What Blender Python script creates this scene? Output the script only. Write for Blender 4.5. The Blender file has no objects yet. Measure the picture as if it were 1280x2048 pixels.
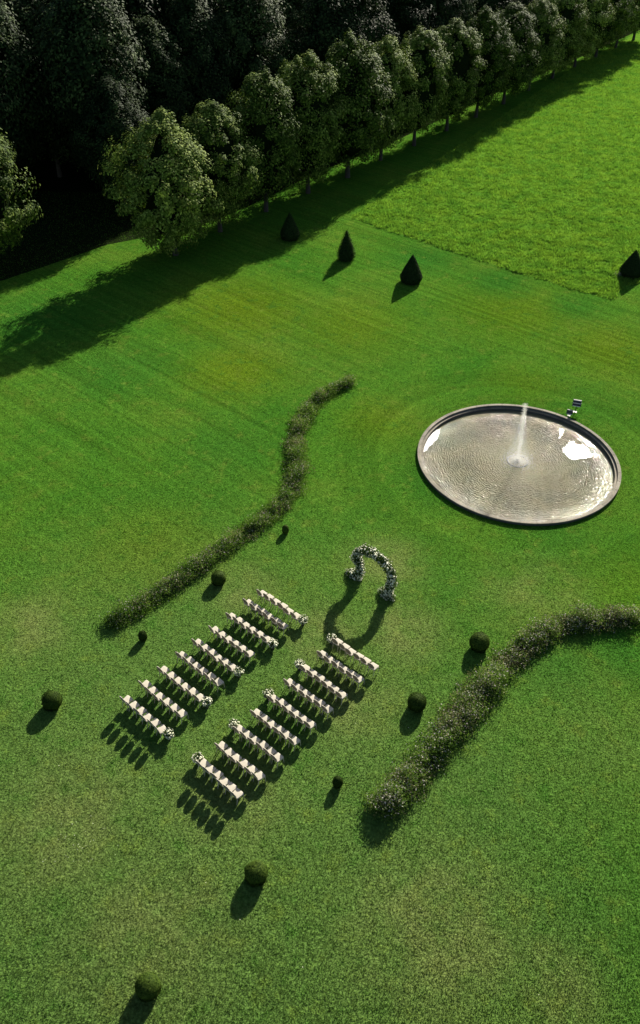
import bpy, bmesh, math, random
import numpy as np
from mathutils import Vector, Matrix

R = math.radians
rng = np.random.default_rng(7)
random.seed(7)
S = bpy.context.scene
COL = S.collection

# ------------------------------------------------------------------ camera
CAM_H, PITCH, ROLL = 34.118, R(40.098), R(0.655)
cd = bpy.data.cameras.new('camera')
cam = bpy.data.objects.new('camera', cd)
COL.objects.link(cam)
fw = Vector((0, math.cos(PITCH), -math.sin(PITCH)))
up0 = Vector((0, math.sin(PITCH), math.cos(PITCH)))
rt0 = Vector((1, 0, 0))
rt = rt0 * math.cos(ROLL) + up0 * math.sin(ROLL)
up = -rt0 * math.sin(ROLL) + up0 * math.cos(ROLL)
M = Matrix((rt, up, -fw)).transposed().to_4x4()
M.translation = Vector((0, 0, CAM_H))
cam.matrix_world = M
cd.sensor_fit = 'HORIZONTAL'
cd.sensor_width = 36
cd.lens = 36 * 1660.136 / 1280
cd.clip_start = 0.5
cd.clip_end = 3000
S.camera = cam

# ------------------------------------------------------------------ light
SUN_AZ, SUN_EL = R(65.5), R(27.8)
w = bpy.data.worlds.new('World')
S.world = w
w.use_nodes = True
nt = w.node_tree
bg = nt.nodes['Background']
sky = nt.nodes.new('ShaderNodeTexSky')
sky.sky_type = 'NISHITA'
sky.sun_disc = False
sky.sun_elevation = SUN_EL
sky.sun_rotation = R(90) - SUN_AZ
sky.air_density = 1.0
sky.dust_density = 1.0
nt.links.new(sky.outputs[0], bg.inputs[0])
bg.inputs[1].default_value = 0.05
sd = bpy.data.lights.new('sun', 'SUN')
sd.energy = 5.0
sd.angle = R(0.5)
sd.color = (1.0, 0.93, 0.80)
so = bpy.data.objects.new('sun', sd)
COL.objects.link(so)
sdir = Vector((math.cos(SUN_AZ) * math.cos(SUN_EL), math.sin(SUN_AZ) * math.cos(SUN_EL), math.sin(SUN_EL)))
so.rotation_euler = sdir.to_track_quat('Z', 'Y').to_euler()
so.location = (0, 0, 60)
S.view_settings.view_transform = 'Standard'
S.view_settings.look = 'None'
S.view_settings.gamma = 1
S.view_settings.use_curve_mapping = False
S.view_settings.exposure = 1.22

# ------------------------------------------------------------------ helpers
def tag(o, label=None, cat=None, group=None, kind=None):
    if label: o['label'] = label
    if cat: o['category'] = cat
    if group: o['group'] = group
    if kind: o['kind'] = kind
    return o

def link(o, parent=None):
    COL.objects.link(o)
    if parent: o.parent = parent
    return o

def empty(name, loc=(0, 0, 0), rz=0.0, sc=1.0):
    o = bpy.data.objects.new(name, None)
    o.empty_display_size = 0.3
    o.location = loc
    o.rotation_euler = (0, 0, rz)
    o.scale = (sc, sc, sc)
    COL.objects.link(o)
    return o

def mobj(name, me, mat=None, parent=None):
    o = bpy.data.objects.new(name, me)
    if mat and not me.materials:
        me.materials.append(mat)
    return link(o, parent)

def copy_tree(o, parent=None):
    c = o.copy()
    COL.objects.link(c)
    c.parent = parent
    for ch in list(o.children):
        copy_tree(ch, c)
    return c

def np_mesh(name, V, F):
    """V (n,3); F (m,k) faces all of k corners"""
    me = bpy.data.meshes.new(name)
    V = np.asarray(V, dtype=np.float32)
    F = np.asarray(F, dtype=np.int32)
    m, k = F.shape
    me.vertices.add(len(V))
    me.vertices.foreach_set('co', V.ravel())
    me.loops.add(m * k)
    me.loops.foreach_set('vertex_index', F.ravel())
    me.polygons.add(m)
    me.polygons.foreach_set('loop_start', np.arange(0, m * k, k, dtype=np.int32))
    try:
        me.polygons.foreach_set('loop_total', np.full(m, k, dtype=np.int32))
    except Exception:
        pass
    me.update(calc_edges=True)
    me.validate()
    return me

def unit(a):
    return a / np.maximum(np.linalg.norm(a, axis=1, keepdims=True), 1e-9)

def leaf_cloud(P, size, rg, aspect=0.5, N=None, spread=0.8):
    """diamond shaped leaves at P; N: preferred normals"""
    n = len(P)
    r = unit(rg.normal(size=(n, 3)))
    nn = r if N is None else unit(N + spread * r)
    a = unit(np.cross(nn, unit(rg.normal(size=(n, 3)))))
    b = np.cross(nn, a)
    s = np.broadcast_to(size, (n,))[:, None]
    tip = nn * s * 0.18
    V = np.stack([P + a * s - tip, P + b * s * aspect, P - a * s - tip, P - b * s * aspect], 1).reshape(-1, 3)
    F = np.arange(4 * n).reshape(n, 4)
    return V, F

def tube_rings(path, radii, seg=8):
    V = []; F = []
    path = [Vector(p) for p in path]
    for i, p in enumerate(path):
        d = (path[min(i + 1, len(path) - 1)] - path[max(i - 1, 0)]).normalized()
        ref = Vector((1, 0, 0)) if abs(d.x) < 0.8 else Vector((0, 1, 0))
        a = d.cross(ref).normalized(); b = d.cross(a)
        for k in range(seg):
            t = 2 * math.pi * k / seg
            V.append(p + (a * math.cos(t) + b * math.sin(t)) * radii[i])
    for i in range(len(path) - 1):
        for k in range(seg):
            F.append((i * seg + k, i * seg + (k + 1) % seg, (i + 1) * seg + (k + 1) % seg, (i + 1) * seg + k))
    return [tuple(v) for v in V], F

class MB:
    """collects simple shapes into one mesh"""
    def __init__(s): s.v = []; s.f = []
    def add(s, V, F):
        o = len(s.v); s.v += [tuple(v) for v in V]; s.f += [tuple(i + o for i in f) for f in F]; return s
    def box(s, c, d, rot=None):
        x, y, z = d[0] / 2, d[1] / 2, d[2] / 2
        V = [Vector((i * x, j * y, k * z)) for k in (-1, 1) for j in (-1, 1) for i in (-1, 1)]
        if rot is not None: V = [rot @ q for q in V]
        V = [q + Vector(c) for q in V]
        return s.add(V, [(0, 2, 3, 1), (4, 5, 7, 6), (0, 1, 5, 4), (2, 6, 7, 3), (0, 4, 6, 2), (1, 3, 7, 5)])
    def tube(s, path, radii, seg=8, cap=True):
        if not hasattr(radii, '__len__'): radii = [radii] * len(path)
        V, F = tube_rings(path, radii, seg)
        if cap:
            F = list(F) + [tuple(range(seg))[::-1], tuple(range(len(V) - seg, len(V)))]
        return s.add(V, F)
    def lathe(s, prof, seg=24, close=False):
        V = []; F = []
        for (r, z) in prof:
            for k in range(seg):
                t = 2 * math.pi * k / seg
                V.append((r * math.cos(t), r * math.sin(t), z))
        n = len(prof)
        for i in range(n if close else n - 1):
            j = (i + 1) % n
            for k in range(seg):
                F.append((i * seg + k, i * seg + (k + 1) % seg, j * seg + (k + 1) % seg, j * seg + k))
        return s.add(V, F)
    def mesh(s, name, smooth=False):
        me = bpy.data.meshes.new(name)
        me.from_pydata(s.v, [], s.f)
        bm = bmesh.new(); bm.from_mesh(me)
        bmesh.ops.recalc_face_normals(bm, faces=bm.faces)
        bm.to_mesh(me); bm.free()
        if smooth:
            me.polygons.foreach_set('use_smooth', [True] * len(me.polygons))
        return me
    def build(s, name, mat, parent=None, smooth=False):
        return mobj(name, s.mesh(name, smooth), mat, parent)

# garden frame: X across (to the right block), Y towards arch and pool
GO = Vector((-0.082, 30.3, 0.0))
GR = R(-40.309)
gu = Vector((math.cos(GR), math.sin(GR), 0)); gn = Vector((-math.sin(GR), math.cos(GR), 0))
def gp(s, t, z=0.0):
    """s across the axis, t metres towards the pool"""
    return GO + gu * s + gn * t + Vector((0, 0, z))

# ------------------------------------------------------------------ materials
def mat(name):
    m = bpy.data.materials.new(name); m.use_nodes = True
    nt = m.node_tree
    return m, nt, nt.nodes['Principled BSDF']

def nd(nt, t, **kw):
    n = nt.nodes.new(t)
    for k, v in kw.items(): setattr(n, k, v)
    return n

def ramp(nt, fac, stops):
    r = nd(nt, 'ShaderNodeValToRGB')
    e = r.color_ramp.elements
    while len(e) < len(stops): e.new(0.5)
    for el, (p, c) in zip(e, stops):
        el.position = p; el.color = (*c, 1)
    nt.links.new(fac, r.inputs[0])
    return r.outputs[0]

def mixc(nt, fac, a, b, mode='MIX'):
    m = nd(nt, 'ShaderNodeMix', data_type='RGBA', blend_type=mode)
    m.clamp_factor = True
    for sock, v in ((m.inputs[0], fac), (m.inputs[6], a), (m.inputs[7], b)):
        if isinstance(v, (tuple, list)): sock.default_value = (*v, 1)
        elif isinstance(v, (int, float)): sock.default_value = v
        else: nt.links.new(v, sock)
    return m.outputs[2]

def mth(nt, op, a, b=None, c=None, clamp=False):
    m = nd(nt, 'ShaderNodeMath', operation=op); m.use_clamp = clamp
    for i, v in enumerate((a, b, c)):
        if v is None: continue
        if isinstance(v, (int, float)): m.inputs[i].default_value = v
        else: nt.links.new(v, m.inputs[i])
    return m.outputs[0]

def noise(nt, vec, scale, detail=3, rough=0.55, out=0, dist=0.0):
    n = nd(nt, 'ShaderNodeTexNoise')
    n.inputs['Scale'].default_value = scale; n.inputs['Detail'].default_value = detail
    n.inputs['Roughness'].default_value = rough; n.inputs['Distortion'].default_value = dist
    if vec is not None: nt.links.new(vec, n.inputs['Vector'])
    return n.outputs[out]

def vmul(nt, vec, xyz):
    m = nd(nt, 'ShaderNodeVectorMath', operation='MULTIPLY'); m.inputs[1].default_value = xyz
    nt.links.new(vec, m.inputs[0]); return m.outputs[0]

def smooth(nt, v, a, b, lo=0.0, hi=1.0):
    m = nd(nt, 'ShaderNodeMapRange', interpolation_type='SMOOTHSTEP')
    nt.links.new(v, m.inputs[0])
    for i, q in enumerate((a, b, lo, hi)): m.inputs[i + 1].default_value = q
    return m.outputs[0]

def bump(nt, h, strength, dist, bsdf):
    b = nd(nt, 'ShaderNodeBump'); b.inputs['Strength'].default_value = strength; b.inputs['Distance'].default_value = dist
    nt.links.new(h, b.inputs['Height']); nt.links.new(b.outputs[0], bsdf.inputs['Normal'])

def simple(name, col, rough=0.7, var=0.12, scale=6, metal=0.0):
    m, nt, p = mat(name)
    g = nd(nt, 'ShaderNodeNewGeometry')
    n = noise(nt, g.outputs['Position'], scale, 4)
    c = mixc(nt, n, tuple(x * (1 - var) for x in col), tuple(min(1, x * (1 + var)) for x in col))
    nt.links.new(c, p.inputs['Base Color'])
    p.inputs['Roughness'].default_value = rough
    p.inputs['Metallic'].default_value = metal
    return m

def foliage(name, c_dark, c_mid, c_light, trans=0.35, big=0.35, rough=0.65):
    m, nt, p = mat(name)
    g = nd(nt, 'ShaderNodeNewGeometry')
    oi = nd(nt, 'ShaderNodeObjectInfo')
    n = noise(nt, g.outputs['Position'], big, 2)
    f = mth(nt, 'ADD', mth(nt, 'MULTIPLY', g.outputs['Random Per Island'], 0.42), mth(nt, 'MULTIPLY', n, 0.62))
    f = mth(nt, 'ADD', f, mth(nt, 'MULTIPLY', mth(nt, 'SUBTRACT', oi.outputs['Random'], 0.5), 0.25))
    c = ramp(nt, f, [(0.2, c_dark), (0.5, c_mid), (0.85, c_light)])
    nt.links.new(c, p.inputs['Base Color'])
    p.inputs['Roughness'].default_value = rough
    p.inputs['Specular IOR Level'].default_value = 0.04
    tr = nd(nt, 'ShaderNodeBsdfTranslucent')
    tc = mixc(nt, 1.0, c, (1.15, 1.25, 0.6), 'MULTIPLY')
    nt.links.new(tc, tr.inputs[0])
    mx = nd(nt, 'ShaderNodeMixShader'); mx.inputs[0].default_value = trans
    nt.links.new(p.outputs[0], mx.inputs[1]); nt.links.new(tr.outputs[0], mx.inputs[2])
    nt.links.new(mx.outputs[0], nt.nodes['Material Output'].inputs[0])
    return m

POOL_C = (13.593, 46.25)
POOL_R = 6.9
# worn, dry and lush places of the lawn: x, y, radius, amount
DRY = [(3.9, 35.9, 3.0, .45), (4.5, 30.5, 2.8, .45), (0.3, 30.2, 2.8, .4), (-4.5, 33.5, 2.6, .35), (-6.5, 14.5, 4.5, .32), (5.0, 14.5, 4.5, .42),
       (-15.8, 30.6, 3.0, .4), (-11.0, 19.0, 4.5, .32), (1.6, 26.0, 3.0, .4), (-4.0, 20.5, 3.5, .35), (12.5, 33.5, 4.0, .3), (9, 12.5, 3, .35), (15.0, 24.0, 4.5, .15)]
OLIVE = [(-7.5, 69.0, 8.5, .6), (17.0, 69.0, 8.0, .45), (-6.9, 58.0, 5.5, .6), (-10.0, 36.5, 5.0, .55), (2.5, 66.0, 7.0, .45), (24.0, 62.0, 6.0, .5),
         (4.0, 51.0, 4.0, .4), (16.0, 56.5, 4.0, .3), (20.0, 33.0, 5.0, .25), (24., 84., 8., .4), (45, 100, 14, .4)]
LUSH = [(-25.5, 66.0, 8.0, .8), (-17.0, 58.0, 6.0, .6), (10.0, 80.0, 5.0, .8), (17.0, 75.0, 4.5, .8), (23.0, 70.0, 3.5, .7), (8.0, 44.0, 4.0, .6), (-6.5, 47.0, 5.0, .5),
        (14.5, 38.5, 4.0, .5), (12.5, 28.2, 3.6, .7), (16, 29, 3, .7), (8, 20, 4, .5), (12.5, 21, 4, .35), (19.5, 52.5, 4.0, .4), (11, 16, 5, .25)]

def grass_color(nt):
    """one colour function of the place, shared by the turf sheet and its blades"""
    g = nd(nt, 'ShaderNodeNewGeometry'); P = g.outputs['Position']
    flat = vmul(nt, P, (1, 1, 0))
    n1 = noise(nt, flat, 0.11, 4, 0.6)
    n2 = noise(nt, flat, 0.55, 4, 0.6)
    n3 = noise(nt, flat, 3.2, 4, 0.65)
    c = ramp(nt, n1, [(0.3, (0.036, 0.120, 0.011)), (0.5, (0.052, 0.136, 0.013)), (0.7, (0.074, 0.146, 0.016))])
    def spots(lst):
        acc = None
        for (x, y, r, a) in lst:
            d = nd(nt, 'ShaderNodeVectorMath', operation='DISTANCE')
            nt.links.new(flat, d.inputs[0]); d.inputs[1].default_value = (x, y, 0)
            s = smooth(nt, d.outputs['Value'], r * 1.25, 0.0, 0.0, a)
            acc = s if acc is None else mth(nt, 'MAXIMUM', acc, s)
        return acc
    nmod = smooth(nt, n2, 0.3, 0.62)
    hue = noise(nt, vmul(nt, flat, (1, 1, 0)), 0.8, 5, 0.7)
    n4 = noise(nt, flat, 7.5, 3, 0.65)
    c = mixc(nt, spots(OLIVE), c, (0.095, 0.132, 0.005))
    c = mixc(nt, spots(LUSH), c, (0.022, 0.105, 0.012))
    # duller green over the near half of the lawn, round the seating
    near = nd(nt, 'ShaderNodeVectorMath', operation='DISTANCE')
    nt.links.new(flat, near.inputs[0]); near.inputs[1].default_value = (-5, 19, 0)
    c = mixc(nt, smooth(nt, near.outputs['Value'], 27, 7, 0, 0.85), c, (0.078, 0.138, 0.032))
    c = mixc(nt, smooth(nt, hue, 0.52, 0.70, 0, 0.55), c, (0.100, 0.148, 0.022))
    c = mixc(nt, smooth(nt, hue, 0.48, 0.32, 0, 0.60), c, (0.038, 0.118, 0.014))
    dry = mth(nt, 'MULTIPLY', spots(DRY), mth(nt, 'ADD', mth(nt, 'MULTIPLY', nmod, 0.75), 0.35))
    c = mixc(nt, dry, c, (0.185, 0.185, 0.068))
    # mowing passes, straight across the far lawn and curved round the pool
    rot = nd(nt, 'ShaderNodeVectorRotate', rotation_type='Z_AXIS'); rot.inputs['Angle'].default_value = -GR
    nt.links.new(flat, rot.inputs[0])
    st = noise(nt, vmul(nt, rot.outputs[0], (0.03, 2.1, 0)), 1.0, 3, 0.6)
    dp = nd(nt, 'ShaderNodeVectorMath', operation='DISTANCE')
    nt.links.new(flat, dp.inputs[0]); dp.inputs[1].default_value = (POOL_C[0], POOL_C[1], 0)
    cx = nd(nt, 'ShaderNodeCombineXYZ'); nt.links.new(mth(nt, 'MULTIPLY', dp.outputs['Value'], 1.3), cx.inputs[0])
    nt.links.new(mth(nt, 'MULTIPLY', n1, 1.0), cx.inputs[1])
    ring = noise(nt, cx.outputs[0], 1.0, 3, 0.6)
    ringw = smooth(nt, dp.outputs['Value'], 17, 11)
    stripe = nd(nt, 'ShaderNodeMix'); nt.links.new(ringw, stripe.inputs[0]); nt.links.new(st, stripe.inputs[2]); nt.links.new(ring, stripe.inputs[3])
    sep = nd(nt, 'ShaderNodeSeparateXYZ'); nt.links.new(P, sep.inputs[0])
    amp = smooth(nt, sep.outputs[1], 30, 50, 0.12, 0.32)
    sv = mth(nt, 'ADD', mth(nt, 'MULTIPLY', mth(nt, 'SUBTRACT', stripe.outputs[0], 0.5), mth(nt, 'MULTIPLY', amp, 3.4)), 1.0)
    v3 = mth(nt, 'MULTIPLY', mth(nt, 'ADD', mth(nt, 'MULTIPLY', n3, 1.1), 0.45), mth(nt, 'ADD', mth(nt, 'MULTIPLY', n4, 1.5), 0.27))
    v = mth(nt, 'MULTIPLY', sv, v3)
    hs = nd(nt, 'ShaderNodeHueSaturation'); nt.links.new(c, hs.inputs['Color']); nt.links.new(v, hs.inputs['Value'])
    return hs.outputs[0], g, flat

def turf_mat(name, blades=False, bstr=0.9, gain=1.0, mead=False):
    m, nt, p = mat(name)
    c, g, flat = grass_color(nt)
    if mead:
        n = noise(nt, flat, 0.5, 4, 0.6)
        c = mixc(nt, 0.75, c, ramp(nt, n, [(0.32, (0.070, 0.190, 0.020)), (0.68, (0.145, 0.260, 0.022))]))
    p.inputs['Roughness'].default_value = 0.9
    p.inputs['Specular IOR Level'].default_value = 0.0 if not blades else 0.06
    if blades:
        v = mth(nt, 'ADD', mth(nt, 'MULTIPLY', g.outputs['Random Per Island'], 0.9), 0.62)
        hs = nd(nt, 'ShaderNodeHueSaturation'); nt.links.new(c, hs.inputs['Color']); nt.links.new(v, hs.inputs['Value'])
        hs.inputs['Saturation'].default_value = 0.95
        c = hs.outputs[0]
        nt.links.new(c, p.inputs['Base Color'])
        tr = nd(nt, 'ShaderNodeBsdfTranslucent')
        nt.links.new(mixc(nt, 1.0, c, (1.2, 1.25, 0.7), 'MULTIPLY'), tr.inputs[0])
        mx = nd(nt, 'ShaderNodeMixShader'); mx.inputs[0].default_value = 0.42
        nt.links.new(p.outputs[0], mx.inputs[1]); nt.links.new(tr.outputs[0], mx.inputs[2])
        nt.links.new(mx.outputs[0], nt.nodes['Material Output'].inputs[0])
    else:
        fine = noise(nt, flat, 9.0, 3, 0.7)
        hs = nd(nt, 'ShaderNodeHueSaturation'); nt.links.new(c, hs.inputs['Color'])
        nt.links.new(mth(nt, 'ADD', mth(nt, 'MULTIPLY', fine, 1.0 * gain), 0.5 * gain), hs.inputs['Value'])
        nt.links.new(hs.outputs[0], p.inputs['Base Color'])
        bump(nt, fine, bstr, 0.10, p)
    return m

M_LAWN = turf_mat('turf')
M_BLADE = turf_mat('turf_blades', blades=True)
M_MEAD = turf_mat('meadow_turf', mead=True)
M_MBLADE = turf_mat('meadow_blades', blades=True, mead=True)
M_CROWN = foliage('tree_leaves', (0.014, 0.032, 0.004), (0.062, 0.104, 0.013), (0.260, 0.330, 0.065), 0.08, 0.9)
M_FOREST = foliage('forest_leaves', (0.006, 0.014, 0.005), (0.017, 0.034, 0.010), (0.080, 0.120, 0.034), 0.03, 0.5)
M_YEW = foliage('clipped_yew', (0.010, 0.022, 0.007), (0.018, 0.036, 0.010), (0.034, 0.060, 0.014), 0.08)
M_BOX = foliage('clipped_box', (0.010, 0.022, 0.004), (0.026, 0.050, 0.007), (0.080, 0.125, 0.018), 0.02)
M_BEDLEAF = foliage('bed_leaves', (0.035, 0.080, 0.016), (0.085, 0.150, 0.032), (0.19, 0.27, 0.085), 0.55, 0.9)
M_BEDDRY = foliage('bed_dusky_leaves', (0.075, 0.080, 0.045), (0.135, 0.130, 0.085), (0.23, 0.21, 0.155), 0.35, 0.9)
M_BEDFLOWER = foliage('bed_pale_blooms', (0.17, 0.15, 0.14), (0.30, 0.28, 0.26), (0.50, 0.49, 0.44), 0.3, 2.0)
M_BLOSSOM = foliage('white_blossoms', (0.42, 0.44, 0.30), (0.68, 0.68, 0.52), (0.85, 0.83, 0.70), 0.15, 4.0)
M_GREENS = foliage('arrangement_leaves', (0.025, 0.050, 0.012), (0.060, 0.105, 0.025), (0.12, 0.18, 0.05), 0.2, 3.0)
M_BARK = simple('bark', (0.045, 0.040, 0.032), 1.0, 0.35, 3)
M_SOIL = simple('soil', (0.035, 0.028, 0.020), 0.95, 0.3, 4)
M_CUSHION = simple('cream_cushion', (0.43, 0.395, 0.32), 0.9, 0.05, 14)
M_CHAIRWOOD = simple('pale_chair_wood', (0.44, 0.39, 0.31), 0.65, 0.14, 9)
M_CANE = simple('woven_cane', (0.19, 0.155, 0.105), 0.9, 0.25, 60)
M_DARKMETAL = simple('dark_metal', (0.025, 0.025, 0.027), 0.5, 0.2, 8)
M_SLAT = simple('pale_slat', (0.62, 0.58, 0.55), 0.4, 0.1, 8)
M_WIRE = simple('arch_wire', (0.05, 0.05, 0.045), 0.5)

# ------------------------------------------------------------------ ground
def sheet(name, pts, z, m, kind='structure'):
    me = bpy.data.meshes.new(name)
    me.from_pydata([(x, y, z) for x, y in pts], [], [tuple(range(len(pts)))])
    return tag(mobj(name, me, m), kind=kind)

# lawn with a round hole where the basin is sunk
def lawn():
    n = 96; V = []; F = []
    for k in range(n):
        a = 2 * math.pi * k / n
        V.append((POOL_C[0] + (POOL_R - 0.10) * math.cos(a), POOL_C[1] + (POOL_R - 0.10) * math.sin(a), 0))
    for k in range(n):
        a = 2 * math.pi * k / n
        V.append((POOL_C[0] + 30 * math.cos(a), POOL_C[1] + 30 * math.sin(a), 0))
    for k in range(n):
        a = 2 * math.pi * k / n
        V.append((POOL_C[0] + 1500 * math.cos(a), POOL_C[1] + 1500 * math.sin(a), 0))
    for r in (0, 1):
        for k in range(n):
            F.append((r * n + k, r * n + (k + 1) % n, (r + 1) * n + (k + 1) % n, (r + 1) * n + k))
    me = bpy.data.meshes.new('lawn'); me.from_pydata(V, [], F)
    return tag(mobj('lawn', me, M_LAWN), kind='structure')
lawn()

MEADOW = [(2.94, 91.04), (7.1, 87.2), (11.07, 83.75), (15.3, 80.2), (19.24, 77.0), (23.2, 73.9), (26.75, 71.35), (28.6, 74.3), (31.4, 75.4), (60, 56), (150, 60), (260, 300), (150, 330), (45, 165)]
_m = []
_r = random.Random(2)
for i in range(len(MEADOW)):
    a, b = MEADOW[i], MEADOW[(i + 1) % len(MEADOW)]
    n_ = 14 if i < 8 else 1
    for j in range(n_):
        f = j / n_
        _m.append((a[0] + (b[0] - a[0]) * f + (_r.uniform(-.16, .16) if n_ > 1 else 0), a[1] + (b[1] - a[1]) * f + (_r.uniform(-.22, .22) if n_ > 1 else 0)))
MEADOW = _m
sheet('meadow', MEADOW, 0.006, M_MEAD)

def in_poly(x, y, poly):
    ins = np.zeros(len(x), bool); j = len(poly) - 1
    for i in range(len(poly)):
        xi, yi = poly[i]; xj, yj = poly[j]
        c = ((yi > y) != (yj > y)) & (x < (xj - xi) * (y - yi) / (yj - yi + 1e-12) + xi)
        ins ^= c; j = i
    return ins

def blades(P, h, wd, rg, lean=0.5):
    n = len(P)
    a = rg.uniform(0, 2 * math.pi, n)
    d = np.stack([np.cos(a), np.sin(a), np.zeros(n)], 1)
    b = rg.uniform(0, 2 * math.pi, n)
    l = np.stack([np.cos(b), np.sin(b), np.zeros(n)], 1) * (rg.uniform(0, lean, n) * h)[:, None]
    V = np.stack([P - d * wd[:, None] / 2, P + d * wd[:, None] / 2, P + l + np.array([0, 0, 1]) * h[:, None]], 1).reshape(-1, 3)
    return V, np.arange(3 * n).reshape(n, 3)

def view_points(n, y0, y1, rg, power):
    """points on the ground, denser near the camera foot, inside a wide fan"""
    u = rg.uniform(0, 1, n)
    q = 1 - power
    y = (y0 ** q + u * (y1 ** q - y0 ** q)) ** (1 / q)
    half = 6.5 + 0.345 * np.hypot(y, 20) * 1.22
    x = rg.uniform(-1, 1, n) * half
    return x, y

def lawn_grass():
    rg = np.random.default_rng(11)
    x, y = view_points(620000, 9.0, 98.0, rg, 0.9)
    keep = (np.hypot(x - POOL_C[0], y - POOL_C[1]) > POOL_R + 0.06) & ~in_poly(x, y, MEADOW)
    x, y = x[keep], y[keep]
    dist = np.hypot(y, CAM_H)
    k = dist / 40
    h = rg.uniform(0.025, 0.07, len(x)) * (0.7 + 0.3 * k)
    wd = rg.uniform(0.02, 0.05, len(x)) * (0.6 + 0.4 * k)
    V, F = blades(np.stack([x, y, np.zeros_like(x)], 1), h, wd, rg, 0.9)
    o = mobj('mown_grass', np_mesh('mown_grass', V, F), M_BLADE)
    tag(o, 'short mown green grass blades covering the whole lawn', 'grass', kind='stuff')
lawn_grass()

def meadow_grass():
    rg = np.random.default_rng(12)
    n = 260000
    y = 71 + (rg.uniform(0, 1, n) ** 1.35) * 115
    half = 6.5 + 0.345 * np.hypot(y, 20) * 1.25
    x = rg.uniform(0, 1, n) * half
    keep = in_poly(x, y, MEADOW); x, y = x[keep], y[keep]
    # tufts clump together
    cl = np.sin(x * 1.7 + 2 * np.sin(y * .9)) * np.sin(y * 1.3 + 1.7 * np.sin(x * 1.1)) + 0.6 * np.sin(x * 4.1 + y * 2.3) * np.sin(y * 3.7 - x * 1.9)
    keep = rg.uniform(-2.6, 1.2, len(x)) < cl
    x, y, cl = x[keep], y[keep], cl[keep]
    rep = 3
    x = np.repeat(x, rep) + rg.normal(0, 0.10, len(x) * rep); y = np.repeat(y, rep) + rg.normal(0, 0.10, len(y) * rep)
    h = rg.uniform(0.10, 0.34, len(x)) * np.repeat(0.85 + 0.25 * cl, rep); wd = rg.uniform(0.04, 0.10, len(x))
    V, F = blades(np.stack([x, y, np.zeros_like(x)], 1), h, wd, rg, 0.8)
    o = mobj('meadow_grass', np_mesh('meadow_grass', V, F), M_MBLADE)
    tag(o, 'long rough unmown grass of the bright meadow beyond the lawn edge', 'long grass', kind='stuff')
meadow_grass()

# small white daisies in the near left lawn
def daisies():
    rg = np.random.default_rng(5)
    pts = np.concatenate([np.stack([rg.normal(-10.0, 0.9, 60), rg.normal(18.3, 0.8, 60)], 1)[:34], np.stack([rg.uniform(-13, 12, 60), rg.uniform(12, 30, 60)], 1)[:14]])
    P = np.column_stack([pts, np.full(len(pts), 0.075)])
    V, F = leaf_cloud(P, rg.uniform(0.012, 0.02, len(P)), rg, 0.9, N=np.tile([0, 0, 1.0], (len(P), 1)), spread=0.3)
    tag(mobj('daisies', np_mesh('daisies', V, F), M_BLOSSOM), 'tiny white daisies sprinkled in the near left lawn', 'daisies', kind='stuff')
daisies()

# ------------------------------------------------------------------ pool basin
def stone_mat():
    m, nt, p = mat('weathered_stone')
    g = nd(nt, 'ShaderNodeNewGeometry'); P = g.outputs['Position']
    n = noise(nt, P, 1.2, 5, 0.65); n2 = noise(nt, P, 14, 4, 0.7)
    f = mth(nt, 'ADD', mth(nt, 'MULTIPLY', n, 0.6), mth(nt, 'MULTIPLY', n2, 0.4))
    oi = nd(nt, 'ShaderNodeObjectInfo')
    f = mth(nt, 'ADD', f, mth(nt, 'MULTIPLY', mth(nt, 'SUBTRACT', oi.outputs['Random'], 0.5), 0.10))
    c = ramp(nt, f, [(0.36, (0.085, 0.075, 0.052)), (0.5, (0.17, 0.150, 0.108)), (0.64, (0.24, 0.215, 0.160))])
    nt.links.new(c, p.inputs['Base Color']); p.inputs['Roughness'].default_value = 0.85
    bump(nt, n2, 0.6, 0.02, p)
    return m
M_STONE = stone_mat()
M_DARKSTONE = simple('dark_shaded_stone', (0.055, 0.055, 0.055), 0.6, 0.35, 5)  # shade on the pool walls put into the colour; spray ring shares it

pb = empty('pool_basin', (POOL_C[0], POOL_C[1], 0))
tag(pb, 'large round stone pool basin with a raised rim on the lawn', 'pool')
RIM = 0.23
def ring(name, prof, m, sm=False):
    return MB().lathe(prof, 128, close=True).build(name, m, pb, sm)
NS = 42
_prof = [(POOL_R, RIM - 0.07), (POOL_R, RIM - 0.012), (POOL_R - 0.015, RIM), (POOL_R - 0.225, RIM), (POOL_R - 0.24, RIM - 0.012), (POOL_R - 0.24, RIM - 0.07)]
_V = []; _F = []
_span = 2 * math.pi / NS - 0.0022
for q_ in range(5):
    a = -_span / 2 + _span * q_ / 4
    _V += [(r_ * math.cos(a), r_ * math.sin(a), z_) for r_, z_ in _prof]
for q_ in range(4):
    for k_ in range(6): _F.append((q_ * 6 + k_, q_ * 6 + (k_ + 1) % 6, (q_ + 1) * 6 + (k_ + 1) % 6, (q_ + 1) * 6 + k_))
_F += [tuple(range(6))[::-1], tuple(range(24, 30))]
_cm = MB().add(_V, _F).mesh('coping_stone')
_rs = random.Random(6)
for k_ in range(NS):
    o_ = mobj('coping_stone', _cm, M_STONE, pb); o_.rotation_euler = (0, 0, 2 * math.pi * k_ / NS)
    o_.location = (0, 0, _rs.uniform(-0.006, 0.004))
ring('outer_wall', [(POOL_R - 0.05, -0.4), (POOL_R - 0.05, RIM - 0.072), (POOL_R - 0.14, RIM - 0.072), (POOL_R - 0.14, -0.4)], M_DARKSTONE)
ring('inner_wall', [(POOL_R - 0.142, RIM - 0.072), (POOL_R - 0.24, RIM - 0.072), (POOL_R - 0.24, 0.10), (POOL_R - 0.142, 0.10)], M_DARKSTONE)
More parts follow.
